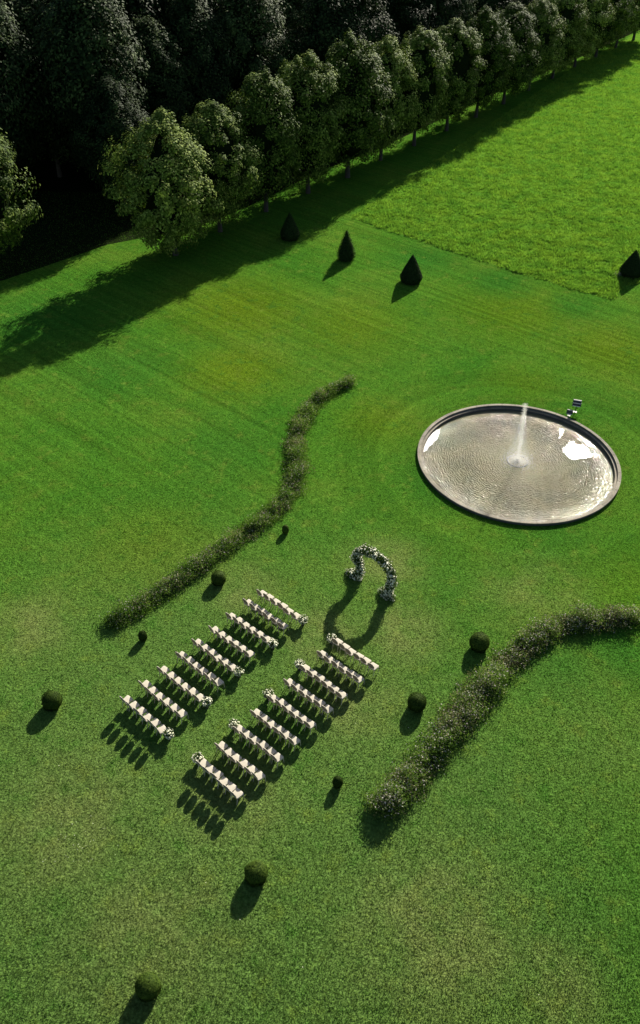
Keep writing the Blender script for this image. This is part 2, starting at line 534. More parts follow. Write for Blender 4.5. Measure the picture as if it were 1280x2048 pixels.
ring('ledge', [(POOL_R - 0.142, 0.098), (POOL_R - 0.40, 0.098), (POOL_R - 0.40, 0.03), (POOL_R - 0.142, 0.03)], M_STONE)
ring('lower_wall', [(POOL_R - 0.142, 0.028), (POOL_R - 0.375, 0.028), (POOL_R - 0.375, -0.5), (POOL_R - 0.142, -0.5)], M_DARKSTONE)
MB().lathe([(POOL_R - 0.2, -0.5), (0.001, -0.5)], 96).build('basin_floor', M_STONE, pb)

def water_mat():
    m, nt, p = mat('pool_water')
    tc = nd(nt, 'ShaderNodeTexCoord'); P = tc.outputs['Object']
    n = noise(nt, P, 0.45, 4, 0.6)
    c = ramp(nt, n, [(0.35, (0.090, 0.088, 0.052)), (0.65, (0.140, 0.132, 0.074))])
    # silt stirred up pale round the jet
    ln = nd(nt, 'ShaderNodeVectorMath', operation='LENGTH'); nt.links.new(P, ln.inputs[0])
    c = mixc(nt, smooth(nt, ln.outputs['Value'], 4.6, 0.4, 0, 0.55), c, (0.20, 0.185, 0.115))
    nt.links.new(c, p.inputs['Base Color'])
    p.inputs['Roughness'].default_value = 0.045
    p.inputs['IOR'].default_value = 1.33
    p.inputs['Specular IOR Level'].default_value = 0.36
    # ripples: rings from the jet broken up, plus chop
    def rings(cx, cy, k, amp):
        d = nd(nt, 'ShaderNodeVectorMath', operation='DISTANCE'); nt.links.new(P, d.inputs[0]); d.inputs[1].default_value = (cx, cy, 0)
        ph = mth(nt, 'ADD', mth(nt, 'MULTIPLY', d.outputs['Value'], k), mth(nt, 'MULTIPLY', noise(nt, P, 1.3, 3), 26.0))
        return mth(nt, 'MULTIPLY', mth(nt, 'SINE', ph), amp)
    h = mth(nt, 'ADD', rings(0, 0, 34, 0.20), rings(1.2, -0.8, 43, 0.12))
    h = mth(nt, 'ADD', h, rings(-1.5, 1.0, 39, 0.12))
    h = mth(nt, 'ADD', h, mth(nt, 'MULTIPLY', noise(nt, P, 6.0, 4, 0.65, dist=0.8), 1.6))
    fade = smooth(nt, ln.outputs['Value'], 6.3, 4.6, 0.30, 1.0)
    h = mth(nt, 'MULTIPLY', h, fade)
    bump(nt, h, 1.0, 0.052, p)
    return m
wm = MB().lathe([(POOL_R - 0.376, 0.0), (5.0, 0.0), (3.0, 0.0), (1.0, 0.0), (0.001, 0.0)], 96).mesh('water')
wo = mobj('water', wm, water_mat()); wo.location = (POOL_C[0], POOL_C[1], -0.10)
tag(wo, kind='structure')

# pale ragged sheets standing in for bright cloud reflections on the water
M_REFLECTION = simple('pale_reflection', (0.58, 0.57, 0.55), 0.5, 0.16, 5)
REFLECTION = {
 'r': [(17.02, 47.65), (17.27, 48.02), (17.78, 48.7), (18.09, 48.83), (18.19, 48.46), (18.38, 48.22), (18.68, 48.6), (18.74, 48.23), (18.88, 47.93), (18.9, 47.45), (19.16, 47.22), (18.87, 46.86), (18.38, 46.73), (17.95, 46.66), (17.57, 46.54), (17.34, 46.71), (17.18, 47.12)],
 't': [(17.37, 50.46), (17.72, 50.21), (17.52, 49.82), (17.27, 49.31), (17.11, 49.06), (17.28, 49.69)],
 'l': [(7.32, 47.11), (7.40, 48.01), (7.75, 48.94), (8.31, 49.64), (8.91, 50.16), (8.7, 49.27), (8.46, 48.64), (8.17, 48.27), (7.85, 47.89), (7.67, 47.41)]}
FLAB = {'r': 'large white ragged cloud-reflection sheet laid on the right part of the pool',
        't': 'small white pointed cloud-reflection sheet on the water near the back of the pool',
        'l': 'white crescent cloud-reflection sheet on the water along the left rim'}
for k, pts in REFLECTION.items():
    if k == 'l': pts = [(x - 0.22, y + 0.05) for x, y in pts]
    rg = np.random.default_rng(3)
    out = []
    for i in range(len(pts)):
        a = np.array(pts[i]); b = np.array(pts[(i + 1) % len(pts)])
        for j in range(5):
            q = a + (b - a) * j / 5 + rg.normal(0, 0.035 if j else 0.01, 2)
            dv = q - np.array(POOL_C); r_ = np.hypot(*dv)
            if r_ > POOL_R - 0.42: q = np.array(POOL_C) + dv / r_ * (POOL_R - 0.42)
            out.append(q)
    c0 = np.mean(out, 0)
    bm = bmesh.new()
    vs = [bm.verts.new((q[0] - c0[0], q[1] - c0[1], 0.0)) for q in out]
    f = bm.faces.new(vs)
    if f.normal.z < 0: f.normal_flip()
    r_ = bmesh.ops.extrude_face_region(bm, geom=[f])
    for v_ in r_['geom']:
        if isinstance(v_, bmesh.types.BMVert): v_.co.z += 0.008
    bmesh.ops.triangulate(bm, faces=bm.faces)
    me = bpy.data.meshes.new('reflection_patch'); bm.to_mesh(me); bm.free()
    o = mobj('reflection_patch', me, M_REFLECTION); o.location = (c0[0], c0[1], -0.088)
    tag(o, FLAB[k], 'foam patch', 'white reflection sheets on the pool water')  # the sheets stand in for cloud reflections, not foam

# fountain jet
def spray_mat():
    m, nt, p = mat('spray_drops')
    p.inputs['Base Color'].default_value = (0.90, 0.90, 0.86, 1)
    p.inputs['Roughness'].default_value = 0.25
    tr = nd(nt, 'ShaderNodeBsdfTranslucent'); tr.inputs[0].default_value = (0.95, 0.95, 0.9, 1)
    mx = nd(nt, 'ShaderNodeMixShader'); mx.inputs[0].default_value = 0.6
    nt.links.new(p.outputs[0], mx.inputs[1]); nt.links.new(tr.outputs[0], mx.inputs[2])
    tp = nd(nt, 'ShaderNodeBsdfTransparent'); m2 = nd(nt, 'ShaderNodeMixShader'); m2.inputs[0].default_value = 0.72
    nt.links.new(mx.outputs[0], m2.inputs[1]); nt.links.new(tp.outputs[0], m2.inputs[2])
    nt.links.new(m2.outputs[0], nt.nodes['Material Output'].inputs[0])
    return m
M_SPRAY = spray_mat()
fj = empty('fountain_jet', (POOL_C[0] + 0.05, POOL_C[1] + 0.1, -0.10))
tag(fj, 'tall white jet of water rising from the middle of the round pool', 'fountain')
MB().lathe([(0.0, 0.10), (0.05, 0.10), (0.07, 0.16), (0.11, 0.16), (0.13, 0.02), (0.22, 0.0), (0.22, -0.3), (0, -0.3)], 16).build('nozzle', M_DARKMETAL, fj)
MB().lathe([(0.62, 0.0), (0.66, 0.035), (0.72, 0.035), (0.76, 0.0)], 32, close=True).build('spray_ring', M_DARKSTONE, fj, True)
def drops(P, s, rg):
    n = len(P); s = np.broadcast_to(s, (n,))[:, None]
    o = np.array([[1, 0, 0], [-.5, .87, 0], [-.5, -.87, 0], [0, 0, 1.9]])
    V = (P[:, None, :] + o[None] * s[:, None, :]).reshape(-1, 3)
    b = np.arange(n)[:, None] * 4
    F = np.concatenate([b + np.array([0, 2, 1]), b + np.array([0, 1, 3]), b + np.array([1, 2, 3]), b + np.array([2, 0, 3])])
    return V, F
rg = np.random.default_rng(21)
lean = np.array([-0.045, 0.03])
HJ = 4.5
n = 2000
z = HJ * (1 - rg.uniform(0, 1, n) ** 1.0)
rad = 0.055 + 0.035 * (z / HJ) + 0.05 * np.clip(1 - z / 1.2, 0, 1)
P = np.column_stack([rg.normal(0, 1, n) * rad + lean[0] * z, rg.normal(0, 1, n) * rad + lean[1] * z, z + 0.1])
V, F = drops(P, rg.uniform(0.008, 0.022, n), rg)
tag(mobj('water_column', np_mesh('water_column', V, F), M_SPRAY, fj), kind='stuff')
n = 7500
z = HJ * 1.02 * rg.beta(0.75, 1.6, n)
rad = 0.05 + 0.60 * (1 - z / (HJ * 1.03)) + 0.5 * (1 - z / (HJ * 1.03)) ** 5
a = rg.uniform(0, 2 * math.pi, n); q = rg.uniform(0, 1, n) ** 0.8 * rad
P = np.column_stack([np.cos(a) * q + lean[0] * z, np.sin(a) * q + lean[1] * z, z])
V, F = drops(P, rg.uniform(0.005, 0.015, n), rg)
tag(mobj('falling_spray', np_mesh('falling_spray', V, F), M_SPRAY, fj), kind='stuff')
n = 1500
a = rg.uniform(0, 2 * math.pi, n); q = 0.15 + np.abs(rg.normal(0, 0.5, n))
P = np.column_stack([np.cos(a) * q, np.sin(a) * q, rg.uniform(0, 0.18, n)])
V, F = drops(P, rg.uniform(0.012, 0.035, n), rg)
tag(mobj('splash_foam', np_mesh('splash_foam', V, F), M_SPRAY, fj), kind='stuff')

# floodlights at the back rim
def floodlight(loc, rz, sc, nsl, hpost, label):
    t = empty('floodlight', loc, rz, sc)
    tag(t, label, 'floodlight', 'floodlights behind the pool rim')
    MB().tube([(0, 0.02, 0), (0, 0.02, hpost)], 0.028, 8).box((0, 0.02, 0.012), (0.26, 0.22, 0.024)).build('post', M_DARKMETAL, t)
    tilt = Matrix.Rotation(R(-24), 3, 'X')
    c = Vector((0, 0, hpost + 0.24))
    b = MB()
    b.box(c + tilt @ Vector((0, 0.10, 0)), (0.60, 0.16, 0.50), tilt)
    b.box(c + tilt @ Vector((-0.29, -0.04, 0)), (0.02, 0.12, 0.50), tilt)
    b.box(c + tilt @ Vector((0.29, -0.04, 0)), (0.02, 0.12, 0.50), tilt)
    b.build('housing', M_DARKMETAL, t)
    for i in range(nsl):
        zz = 0.215 - i * (0.43 / max(nsl - 1, 1)) if nsl > 1 else 0.21
        MB().box(c + tilt @ Vector((0, -0.05, zz)), (0.55, 0.15, 0.045), tilt).build('slat', M_SLAT, t)
    MB().tube([(-0.33, 0.06, hpost + 0.24), (-0.33, 0.02, hpost - 0.02), (0.33, 0.02, hpost - 0.02), (0.33, 0.06, hpost + 0.24)], 0.016, 6).build('bracket', M_DARKMETAL, t)
floodlight((18.98, 52.45, 0), R(-18), 1.0, 3, 0.55, 'tall black floodlight with three pale slats on a post behind the pool')
floodlight((18.42, 51.95, 0), R(-18), 0.72, 2, 0.22, 'small low floodlight close against the back pool rim')

# ------------------------------------------------------------------ trees
def crown_mesh(name, H, z0, Rm, seed, nclump, nleaf, lsz, peak=0.38, pointy=0.75, lop=0.0, crad=(0.55, 1.0), nl=9, amp=1.0):
    rg = np.random.default_rng(seed)
    # big lobes push the outline in and out
    la = rg.uniform(0, 2 * math.pi, nl); lz = rg.uniform(0.1, 0.95, nl); lw = rg.uniform(-0.22, 0.30, nl)
    def radius(t, a):
        base = np.where(t < peak, 0.48 + 0.52 * np.sin(np.clip(t / peak, 0, 1) * math.pi / 2), np.cos(np.clip((t - peak) / (1 - peak), 0, 1) * math.pi / 2) ** pointy)
        m = np.ones_like(t)
        for i in range(nl):
            da = np.angle(np.exp(1j * (a - la[i])))
            m += amp * lw[i] * np.exp(-(da / 0.7) ** 2 - ((t - lz[i]) / 0.2) ** 2)
        return base * m * Rm * (1 + lop * np.cos(a))
    t = rg.uniform(0, 1, nclump) ** 0.9
    a = rg.uniform(0, 2 * math.pi, nclump)
    f = np.where(rg.uniform(0, 1, nclump) < 0.72, rg.uniform(0.80, 1.10, nclump), rg.uniform(0.3, 0.8, nclump))
    r = radius(t, a) * f
    top_j = np.where(rg.uniform(0, 1, nclump) < 0.12, rg.uniform(0, 0.06, nclump), 0.0) * (H - z0)
    C = np.column_stack([r * np.cos(a), r * np.sin(a), z0 + t * (H - z0) * 0.96 + top_j])
    cr = rg.uniform(crad[0], crad[1], nclump) * (Rm / 3.6) ** 0.5 * np.where(t > 0.85, 0.7, 1.0)
    k = np.repeat(np.arange(nclump), nleaf)
    d = unit(rg.normal(size=(len(k), 3))) * (rg.uniform(0, 1, len(k)) ** 0.45)[:, None]
    d[:, 2] = d[:, 2] * 0.9 + 0.45 * np.sqrt(np.clip(1 - d[:, 0] ** 2 - d[:, 1] ** 2, 0, 1))
    P = C[k] + d * cr[k][:, None]
    N = 1.2 * unit(np.column_stack([P[:, 0], P[:, 1], (P[:, 2] - (z0 + 0.35 * (H - z0))) * 0.8 + 1.2])) + 1.0 * unit(d)
    V, F = leaf_cloud(P, rg.uniform(0.7, 1.35, len(P)) * lsz, rg, 0.55, N=N, spread=0.45)
    return np_mesh(name, V, F)

def trunk_mesh(name, H, r0, seed, Rm, fork=0.25):
    rg = random.Random(seed)
    mb = MB()
    path = []; x = y = 0
    for i in range(8):
        z = H * i / 7
        path.append((x, y, z)); x += rg.uniform(-.12, .12); y += rg.uniform(-.12, .12)
    mb.tube([(0, 0, -0.1)] + path, [r0 * 1.5] + [r0 * (1 - 0.85 * i / 7) * (1.25 if i == 0 else 1) for i in range(8)], 9)
    for i in range(12):
        t = fork + (0.9 - fork) * i / 12
        z = H * t; a = rg.uniform(0, 6.28); L = Rm * (0.85 - 0.5 * t)
        k = min(int(t * 7), 6); bx, by, _ = path[k]
        mb.tube([(bx, by, z), (bx + math.cos(a) * L * .5, by + math.sin(a) * L * .5, z + L * .35), (bx + math.cos(a) * L, by + math.sin(a) * L, z + L * .95)],
                [r0 * .42 * (1 - t * .6), r0 * .26 * (1 - t * .6), r0 * .08], 6)
    return mb.mesh(name, True)

M_CORE = simple('light_block_dark', (0.008, 0.014, 0.005), 1.0, 0.3, 2)
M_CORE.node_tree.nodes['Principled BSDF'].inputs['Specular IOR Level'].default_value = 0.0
def core(H, z0, Rm, peak, pointy, seed):  # opaque dark core added inside each crown to stop sunlight leaking through
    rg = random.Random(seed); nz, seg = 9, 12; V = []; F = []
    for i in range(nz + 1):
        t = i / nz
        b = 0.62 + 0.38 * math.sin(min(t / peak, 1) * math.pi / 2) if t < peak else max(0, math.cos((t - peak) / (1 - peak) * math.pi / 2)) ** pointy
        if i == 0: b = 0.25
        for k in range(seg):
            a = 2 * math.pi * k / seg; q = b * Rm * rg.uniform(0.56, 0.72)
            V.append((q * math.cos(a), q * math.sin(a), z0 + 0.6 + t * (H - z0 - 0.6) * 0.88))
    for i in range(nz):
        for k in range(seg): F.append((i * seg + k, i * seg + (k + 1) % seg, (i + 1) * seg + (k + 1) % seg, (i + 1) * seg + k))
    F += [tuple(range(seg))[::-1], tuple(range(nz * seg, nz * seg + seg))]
    me = bpy.data.meshes.new('light_block_core'); me.from_pydata(V, [], F); me.materials.append(M_CORE)
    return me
def tree(kind, loc, rz, sc, tr, cr, label, group, cat='tree', sz=None, mt=None):
    t = empty(kind, loc, rz)
    t.scale = (sc, sc, sc * (sz or 1))
    tag(t, label, cat, group)
    mobj('trunk', tr, M_BARK, t); mobj('crown', cr, mt, t)
    mobj('light_block_core', CORES[cr.name], None, t)
    return t

CORES = {}
ORD = ['first', 'second', 'third', 'fourth', 'fifth', 'sixth', 'seventh', 'eighth', 'ninth', 'tenth', 'eleventh', 'twelfth', 'thirteenth', 'fourteenth', 'fifteenth', 'sixteenth', 'seventeenth', 'eighteenth']
rowcr = [crown_mesh('lime_crown', 13.0, 1.5, 3.85, 61 + i, 215, 108, 0.130, peak=0.46 + 0.05 * (i % 3), pointy=0.50 + 0.10 * (i % 2), crad=(0.6, 1.1), amp=1.0) for i in range(4)]
for m_ in rowcr: m_.materials.append(M_CROWN)
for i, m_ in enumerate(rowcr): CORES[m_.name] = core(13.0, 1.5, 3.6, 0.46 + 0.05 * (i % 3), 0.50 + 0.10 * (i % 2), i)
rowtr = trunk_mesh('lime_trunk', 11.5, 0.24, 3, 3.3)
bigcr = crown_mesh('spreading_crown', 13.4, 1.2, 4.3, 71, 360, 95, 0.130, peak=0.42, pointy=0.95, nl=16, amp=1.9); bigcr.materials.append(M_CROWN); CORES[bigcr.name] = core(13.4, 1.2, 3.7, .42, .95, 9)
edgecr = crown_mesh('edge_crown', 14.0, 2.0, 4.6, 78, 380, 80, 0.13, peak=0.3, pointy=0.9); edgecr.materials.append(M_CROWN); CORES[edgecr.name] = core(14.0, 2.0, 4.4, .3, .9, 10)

tree('broadleaf_tree', (-14.8, 80.4, 0), 0.6, 1.0, rowtr, bigcr, 'wide ragged-topped tree at the near end of the tree row', 'trees in the lawn-side row')
tree('broadleaf_tree', (-32.2, 77.0, 0), 2.0, 1.0, rowtr, edgecr, 'tree cut by the left edge of the picture, sunlit on its right side', None, sz=1.16)
# x, y, height, width scale, label
ROW = [(-10.94, 86.6, 12.6, 0.98, 'narrow round-topped tree beside the wide ragged near-end tree'),
       (-6.42, 92.6, 14.2, 1.0, 'smooth egg-shaped tree, third in the row, its pale trunk showing'),
       (-1.83, 98.6, 14.6, 1.05, 'full leafy tree, fourth in the lawn-side row from the left'),
       (2.9, 104.2, 15.2, 1.18, 'broad bright-topped tree, fifth and tallest of the near row'),
       (7.26, 111.0, 13.8, 0.92, 'slim pointed tree, sixth in the row, squeezed between broader neighbours'),
       (12.07, 117.3, 13.9, 1.0, 'tree with a yellowish crown top, seventh in the row from the left'),
       (17.21, 124.3, 13.6, 1.02, 'dark round tree, eighth in the row from the left'),
       (22.3, 131.3, 13.9, 1.0, 'ninth tree of the row, in front of a tall pale crown'),
       (27.6, 138.9, 13.2, 1.05, 'tenth tree of the row with a sunlit right flank'),
       (33.0, 147.2, 12.8, 0.95, 'eleventh tree of the row, dark, by the upper meadow edge'),
       (38.6, 155.6, 13.4, 1.0, 'twelfth tree of the row, dark, by the upper meadow edge'),
       (44.2, 163.8, 14.2, 1.05, 'thirteenth tree of the row near the upper right corner'),
       (50.0, 172.0, 14.2, 1.05, 'fourteenth tree of the row near the upper right corner'),
       (55.8, 180.0, 14.5, 1.05, 'fifteenth tree of the row in the upper right corner'),
       (61.5, 188.0, 14.5, 1.05, 'last tree of the row that shows, at the right edge')]
for i, (x, y, h, ws, lab) in enumerate(ROW):
    tree('broadleaf_tree', (x, y, 0), 1.3 + i * 2.1, ws * 0.95, rowtr, rowcr[i % 4], lab, 'trees in the lawn-side row', sz=h / 13.0 / (ws * 0.95))

fcr = [crown_mesh('forest_crown', 20.0, 3.0, 5.4, 50 + i, 270, 110, 0.18, peak=0.42, pointy=0.62, crad=(0.8, 1.5)) for i in range(4)]
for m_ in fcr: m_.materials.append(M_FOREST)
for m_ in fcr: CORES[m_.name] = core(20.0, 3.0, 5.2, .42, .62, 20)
ftr = trunk_mesh('forest_trunk', 18, 0.26, 9, 5.0)
# forest: jittered rows behind the tree row
d = np.array([0.58, 0.8146]); nrm = np.array([-0.8146, 0.58]); p0 = np.array([-6.4, 92.5])
rg = np.random.default_rng(4)
cnt = 0; wood = {}
tree('forest_tree', (-25.2, 98.9, 0), 0.3, 1.0, ftr, fcr[0], 'tall shaded tree behind the gap, its pale trunk just visible', 'trees of the dark wood', sz=1.08)
tree('forest_tree', (-22.0, 92.5, 0), 1.3, 0.66, ftr, fcr[2], 'low dark tree added for its shade in the gap behind the wide ragged-topped tree', 'trees of the dark wood')  # added tree whose shadow narrows the sunlit grass strip
for off in np.arange(17.0, 50, 8.6):
    for al in np.arange(-55, 190, 8.2):
        o_ = off + rg.uniform(-2, 2); a_ = al + rg.uniform(-2, 2)
        if a_ > 25 and off < 19: o_ -= 4.0
        q = p0 + d * a_ + nrm * o_
        hh = rg.uniform(0.9, 1.1) * np.interp(off, [14, 24, 34, 45], [0.80, 1.0, 1.08, 1.12])
        if np.hypot(q[0] + 25.2, q[1] - 98.9) < 5.0: continue
        e_ = q - np.array([-32.6, 77.3]); sd_ = np.array([math.cos(SUN_AZ), math.sin(SUN_AZ)])
        if abs(e_[0] * sd_[1] - e_[1] * sd_[0]) < 5.5 and 0 < e_ @ sd_ < 24: continue
        if e_ @ e_ < 50: continue
        dist = q[1]
        half = 5 + 0.345 * np.hypot(dist, 14) * 1.16
        if abs(q[0]) > half + 7: continue
        # nothing of a tree this far back rises into the picture
        if dist > 205 or dist < 84: continue
        cnt += 1
        wood.setdefault(round(float(off), 1), []).append(
         tree('forest_tree', (q[0], q[1], 0), rg.uniform(0, 6.28), hh * rg.uniform(0.9, 1.08), ftr, fcr[cnt % 4],
             'tall dark tree standing in the wood behind the tree row', 'trees of the dark wood', sz=rg.uniform(0.95, 1.12)))
LINE = ['front', 'second', 'third', 'fourth', 'fifth', 'sixth']
for li, key in enumerate(sorted(wood)):
    seen = []
    for t_ in wood[key]:
        v_ = M.inverted() @ (t_.location + Vector((0, 0, 13)))
        px_ = 640 + 1660 * v_.x / -v_.z; py_ = 1024 - 1660 * v_.y / -v_.z
        if -60 < px_ < 1340 and py_ > -60: seen.append((px_, t_))
    for n_, (_, t_) in enumerate(sorted(seen, key=lambda q_: q_[0])):
        t_['label'] = f'tall dark tree of the wood, {ORD[n_]} from the left in its {LINE[li]} line'

# forest floor; its near-black also carries the shade on grass behind the row
M_FLOOR = simple('shade_dark_floor', (0.009, 0.014, 0.005), 1.0, 0.4, 0.8)
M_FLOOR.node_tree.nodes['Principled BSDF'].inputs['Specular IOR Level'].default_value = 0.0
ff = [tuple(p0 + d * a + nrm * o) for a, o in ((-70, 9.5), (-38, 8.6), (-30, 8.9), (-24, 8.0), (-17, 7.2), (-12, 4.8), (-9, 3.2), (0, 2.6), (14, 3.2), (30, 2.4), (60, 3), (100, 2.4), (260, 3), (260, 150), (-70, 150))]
sheet('forest_floor_shade', ff, 0.010, M_FLOOR)

# ------------------------------------------------------------------ clipped shrubs
def shell_leaves(name, prof_r, H, n, lsz, seed, rough=0.03, sq=2.6):
    """leaves over a body of revolution; prof_r(t) radius at height t*H"""
    rg = np.random.default_rng(seed)
    t = rg.uniform(0, 1, n * 3)
    a = rg.uniform(0, 2 * math.pi, n * 3)
    r = prof_r(t)
    keep = rg.uniform(0, r.max() * 1.05, n * 3) < r + 0.02
    t, a, r = t[keep][:n], a[keep][:n], r[keep][:n]
    # fill the cap
    dr = (prof_r(np.clip(t + 0.01, 0, 1)) - prof_r(np.clip(t - 0.01, 0, 1))) / (0.02 * H)
    jitter = rg.normal(0, rough, len(t))
    fill = rg.uniform(0, 1, len(t)) < 0.12
    rr = np.where(fill, r * np.sqrt(rg.uniform(0.2, 1, len(t))), r + jitter)
    P = np.column_stack([rr * np.cos(a), rr * np.sin(a), t * H])
    N = unit(np.column_stack([np.cos(a), np.sin(a), -dr]))
    return leaf_cloud(P, rg.uniform(0.6, 1.3, len(P)) * lsz, rg, 0.6, N=N, spread=0.55)

def body(prof_r, H, shrink, m, parent, seg=20, nz=12):
    prof = [(0.001, 0.02)] + [(max(0.001, float(prof_r(np.array([i / nz]))[0]) * shrink), max(0.02, i / nz * H * 0.97)) for i in range(nz + 1)]
    return MB().lathe(prof, seg).build('inner_body', m, parent, True)

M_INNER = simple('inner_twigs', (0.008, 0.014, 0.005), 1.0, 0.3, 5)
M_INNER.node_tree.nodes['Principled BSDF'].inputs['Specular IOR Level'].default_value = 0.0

def ball_prof(Rm):
    def f(t):
        x = np.clip(np.abs(2 * t - 0.94) / 1.06, 0, 1)
        return Rm * (1 - x ** 2.7) ** (1 / 2.4)
    return f
def ball_mesh(Rm, H, n, lsz, seed):
    f = ball_prof(Rm)
    rg = np.random.default_rng(seed)
    # sample on the surface by direction so the top is covered as well
    u = unit(rg.normal(size=(n, 3)))
    p = 2.7
    k = (np.abs(u[:, 0] ** 2 + u[:, 1] ** 2) ** (p / 2) / Rm ** p + np.abs(u[:, 2]) ** p / (H / 2) ** p) ** (-1 / p)
    low = 1 + rg.normal(0, 0.022, n) + 0.035 * np.sin(u[:, 0] * 5 + seed) * np.sin(u[:, 1] * 4.3 + 2 * seed) + 0.03 * np.sin(u[:, 2] * 7 + u[:, 0] * 3)
    P = u * (k * low)[:, None]
    N = unit(np.column_stack([P[:, 0] / Rm ** 2, P[:, 1] / Rm ** 2, P[:, 2] / (H / 2) ** 2]))
    P[:, 2] += H / 2 * 0.97
    P[:, 2] = np.maximum(P[:, 2], 0.03)
    V, F = leaf_cloud(P, rg.uniform(0.6, 1.3, n) * lsz, rg, 0.6, N=N, spread=0.22)
    return np_mesh('clipped_leaves', V, F)

def core_mesh(Rm, H):
    prof = []
    for i in range(11):
        ph = -math.pi / 2 + math.pi * i / 10
        c, s = abs(math.cos(ph)) ** 0.75, math.copysign(abs(math.sin(ph)) ** 0.75, math.sin(ph))
        prof.append((max(0.001, c * Rm * 0.93), H * 0.485 + s * H / 2 * 0.93))
    return MB().lathe(prof, 20).mesh('inner_body', True)

big_leaf = [ball_mesh(0.52, 0.98, 9000, 0.028, 1), ball_mesh(0.52, 0.98, 9000, 0.028, 2)]
for m_ in big_leaf: m_.materials.append(M_BOX)
big_core = core_mesh(0.52, 0.98); big_core.materials.append(M_INNER)
sm_leaf = ball_mesh(0.26, 0.74, 4500, 0.022, 5); sm_leaf.materials.append(M_BOX)
sm_core = core_mesh(0.26, 0.74); sm_core.materials.append(M_INNER)
BALLS = [(-13.15, 25.30, 'b', 1.02, 'large clipped round shrub standing alone left of the seating'),
         (-2.48, 16.68, 'b', 1.02, 'large clipped round shrub below the right block, neatly rounded'),
         (-6.25, 12.30, 'b', 0.98, 'large clipped round shrub nearest the bottom edge of the picture'),
         (8.56, 29.38, 'b', 1.10, 'large clipped round shrub by the bend of the right flower bed'),
         (4.92, 25.45, 'b', 0.98, 'large clipped round shrub between right chair block and flower bed'),
         (-5.80, 34.05, 'b', 0.90, 'large clipped round shrub between left chair block and flower bed'),
         (-2.12, 38.46, 's', 0.92, 'small clipped shrub by the middle of the left flower bed'),
         (-9.42, 29.66, 's', 1.0, 'small clipped shrub at the near end of the left flower bed'),
         (0.95, 21.03, 's', 1.0, 'small clipped shrub by the near end of the right flower bed')]
for i, (x, y, k, sc, lab) in enumerate(BALLS):
    t = empty('topiary_ball', (x, y, 0), i * 1.1, sc * 0.89)
    tag(t, lab, 'clipped shrub', 'clipped round shrubs flanking the ceremony')
    if k == 'b':
        mobj('clipped_leaves', big_leaf[i % 2], None, t); mobj('inner_body', big_core, None, t)
    else:
        mobj('clipped_leaves', sm_leaf, None, t); mobj('inner_body', sm_core, None, t)

def cone_prof(Rm):
    def f(t):
        return Rm * np.where(t < 0.22, 0.80 + 0.20 * np.sin(t / 0.22 * math.pi / 2), np.clip((1 - t) / 0.78, 0, 1) ** 0.86)
    return f
def cone(name, loc, Rm, H, n, rough, lab, seed, m):
    f = cone_prof(Rm)
    t = empty(name, loc, seed)
    tag(t, lab, 'clipped yew', 'clipped cone shrubs on the far lawn')
    V, F = shell_leaves('foliage', f, H, n, 0.045, seed, rough)
    mobj('clipped_leaves', np_mesh('clipped_leaves', V, F), m, t)
    body(f, H, 0.92, M_INNER, t)
cone('topiary_cone', (8.40, 74.75, 0), 1.05, 2.7, 9000, 0.02, 'smooth dark clipped cone, the rightmost of the three middle ones', 1, M_YEW)
cone('topiary_cone', (2.31, 79.75, 0), 0.80, 2.95, 9000, 0.10, 'narrow shaggy dark cone shrub beside the shadow edge', 2, M_YEW)
cone('topiary_cone', (29.85, 76.7, 0), 1.10, 2.6, 9000, 0.02, 'dark clipped cone at the right edge by the meadow corner', 3, M_YEW)
cone('topiary_cone', (-3.47, 84.9, 0), 1.0, 2.75, 9000, 0.03, 'dark cone standing in the deep shade of the tree row', 4, M_YEW)
# pale weeds at the foot of the right-hand cone
rg = np.random.default_rng(8)
P = np.column_stack([rg.normal(28.75, 0.22, 260), rg.normal(76.7, 0.25, 260), np.abs(rg.normal(0.12, 0.12, 260))])
V, F = leaf_cloud(P, rg.uniform(0.03, 0.07, 260), rg, 0.5)
tag(mobj('pale_weeds', np_mesh('pale_weeds', V, F), M_BEDFLOWER), 'pale tuft of weeds at the foot of the right-hand cone', 'weeds', kind='stuff')

# ------------------------------------------------------------------ flower beds
LB = [(-11.4, 30.69, .75), (-9.49, 32.61, .85), (-7.79, 34.65, .85), (-5.96, 36.66, .85), (-3.74, 39.33, .9), (-2.12, 41.85, .9), (-1.48, 44.82, .95), (-1.81, 47.73, .95), (-1.30, 50.89, .9), (-0.1, 54.0, .8), (2.42, 56.4, .7)]
RB = [(2.75, 19.7, .85), (3.75, 20.75, 1.05), (5.28, 22.59, 1.05), (6.93, 24.59, 1.1), (8.11, 26.11, 1.1), (9.68, 28.06, 1.1), (11.6, 29.98, 1.05), (13.43, 30.98, 1.0), (15.44, 31.38, .95), (17.71, 31.64, .95), (21.0, 31.9, .95)]
def catmull(pts, per=10):
    pts = [np.array(p) for p in pts]; out = []
    pts = [2 * pts[0] - pts[1]] + pts + [2 * pts[-1] - pts[-2]]
    for i in range(1, len(pts) - 2):
        for j in range(per):
            t = j / per; a, b, c, d_ = pts[i - 1:i + 3]
            out.append(0.5 * (2 * b + (c - a) * t + (2 * a - 5 * b + 4 * c - d_) * t * t + (-a + 3 * b - 3 * c + d_) * t ** 3))
    out.append(pts[-2]); return np.array(out)
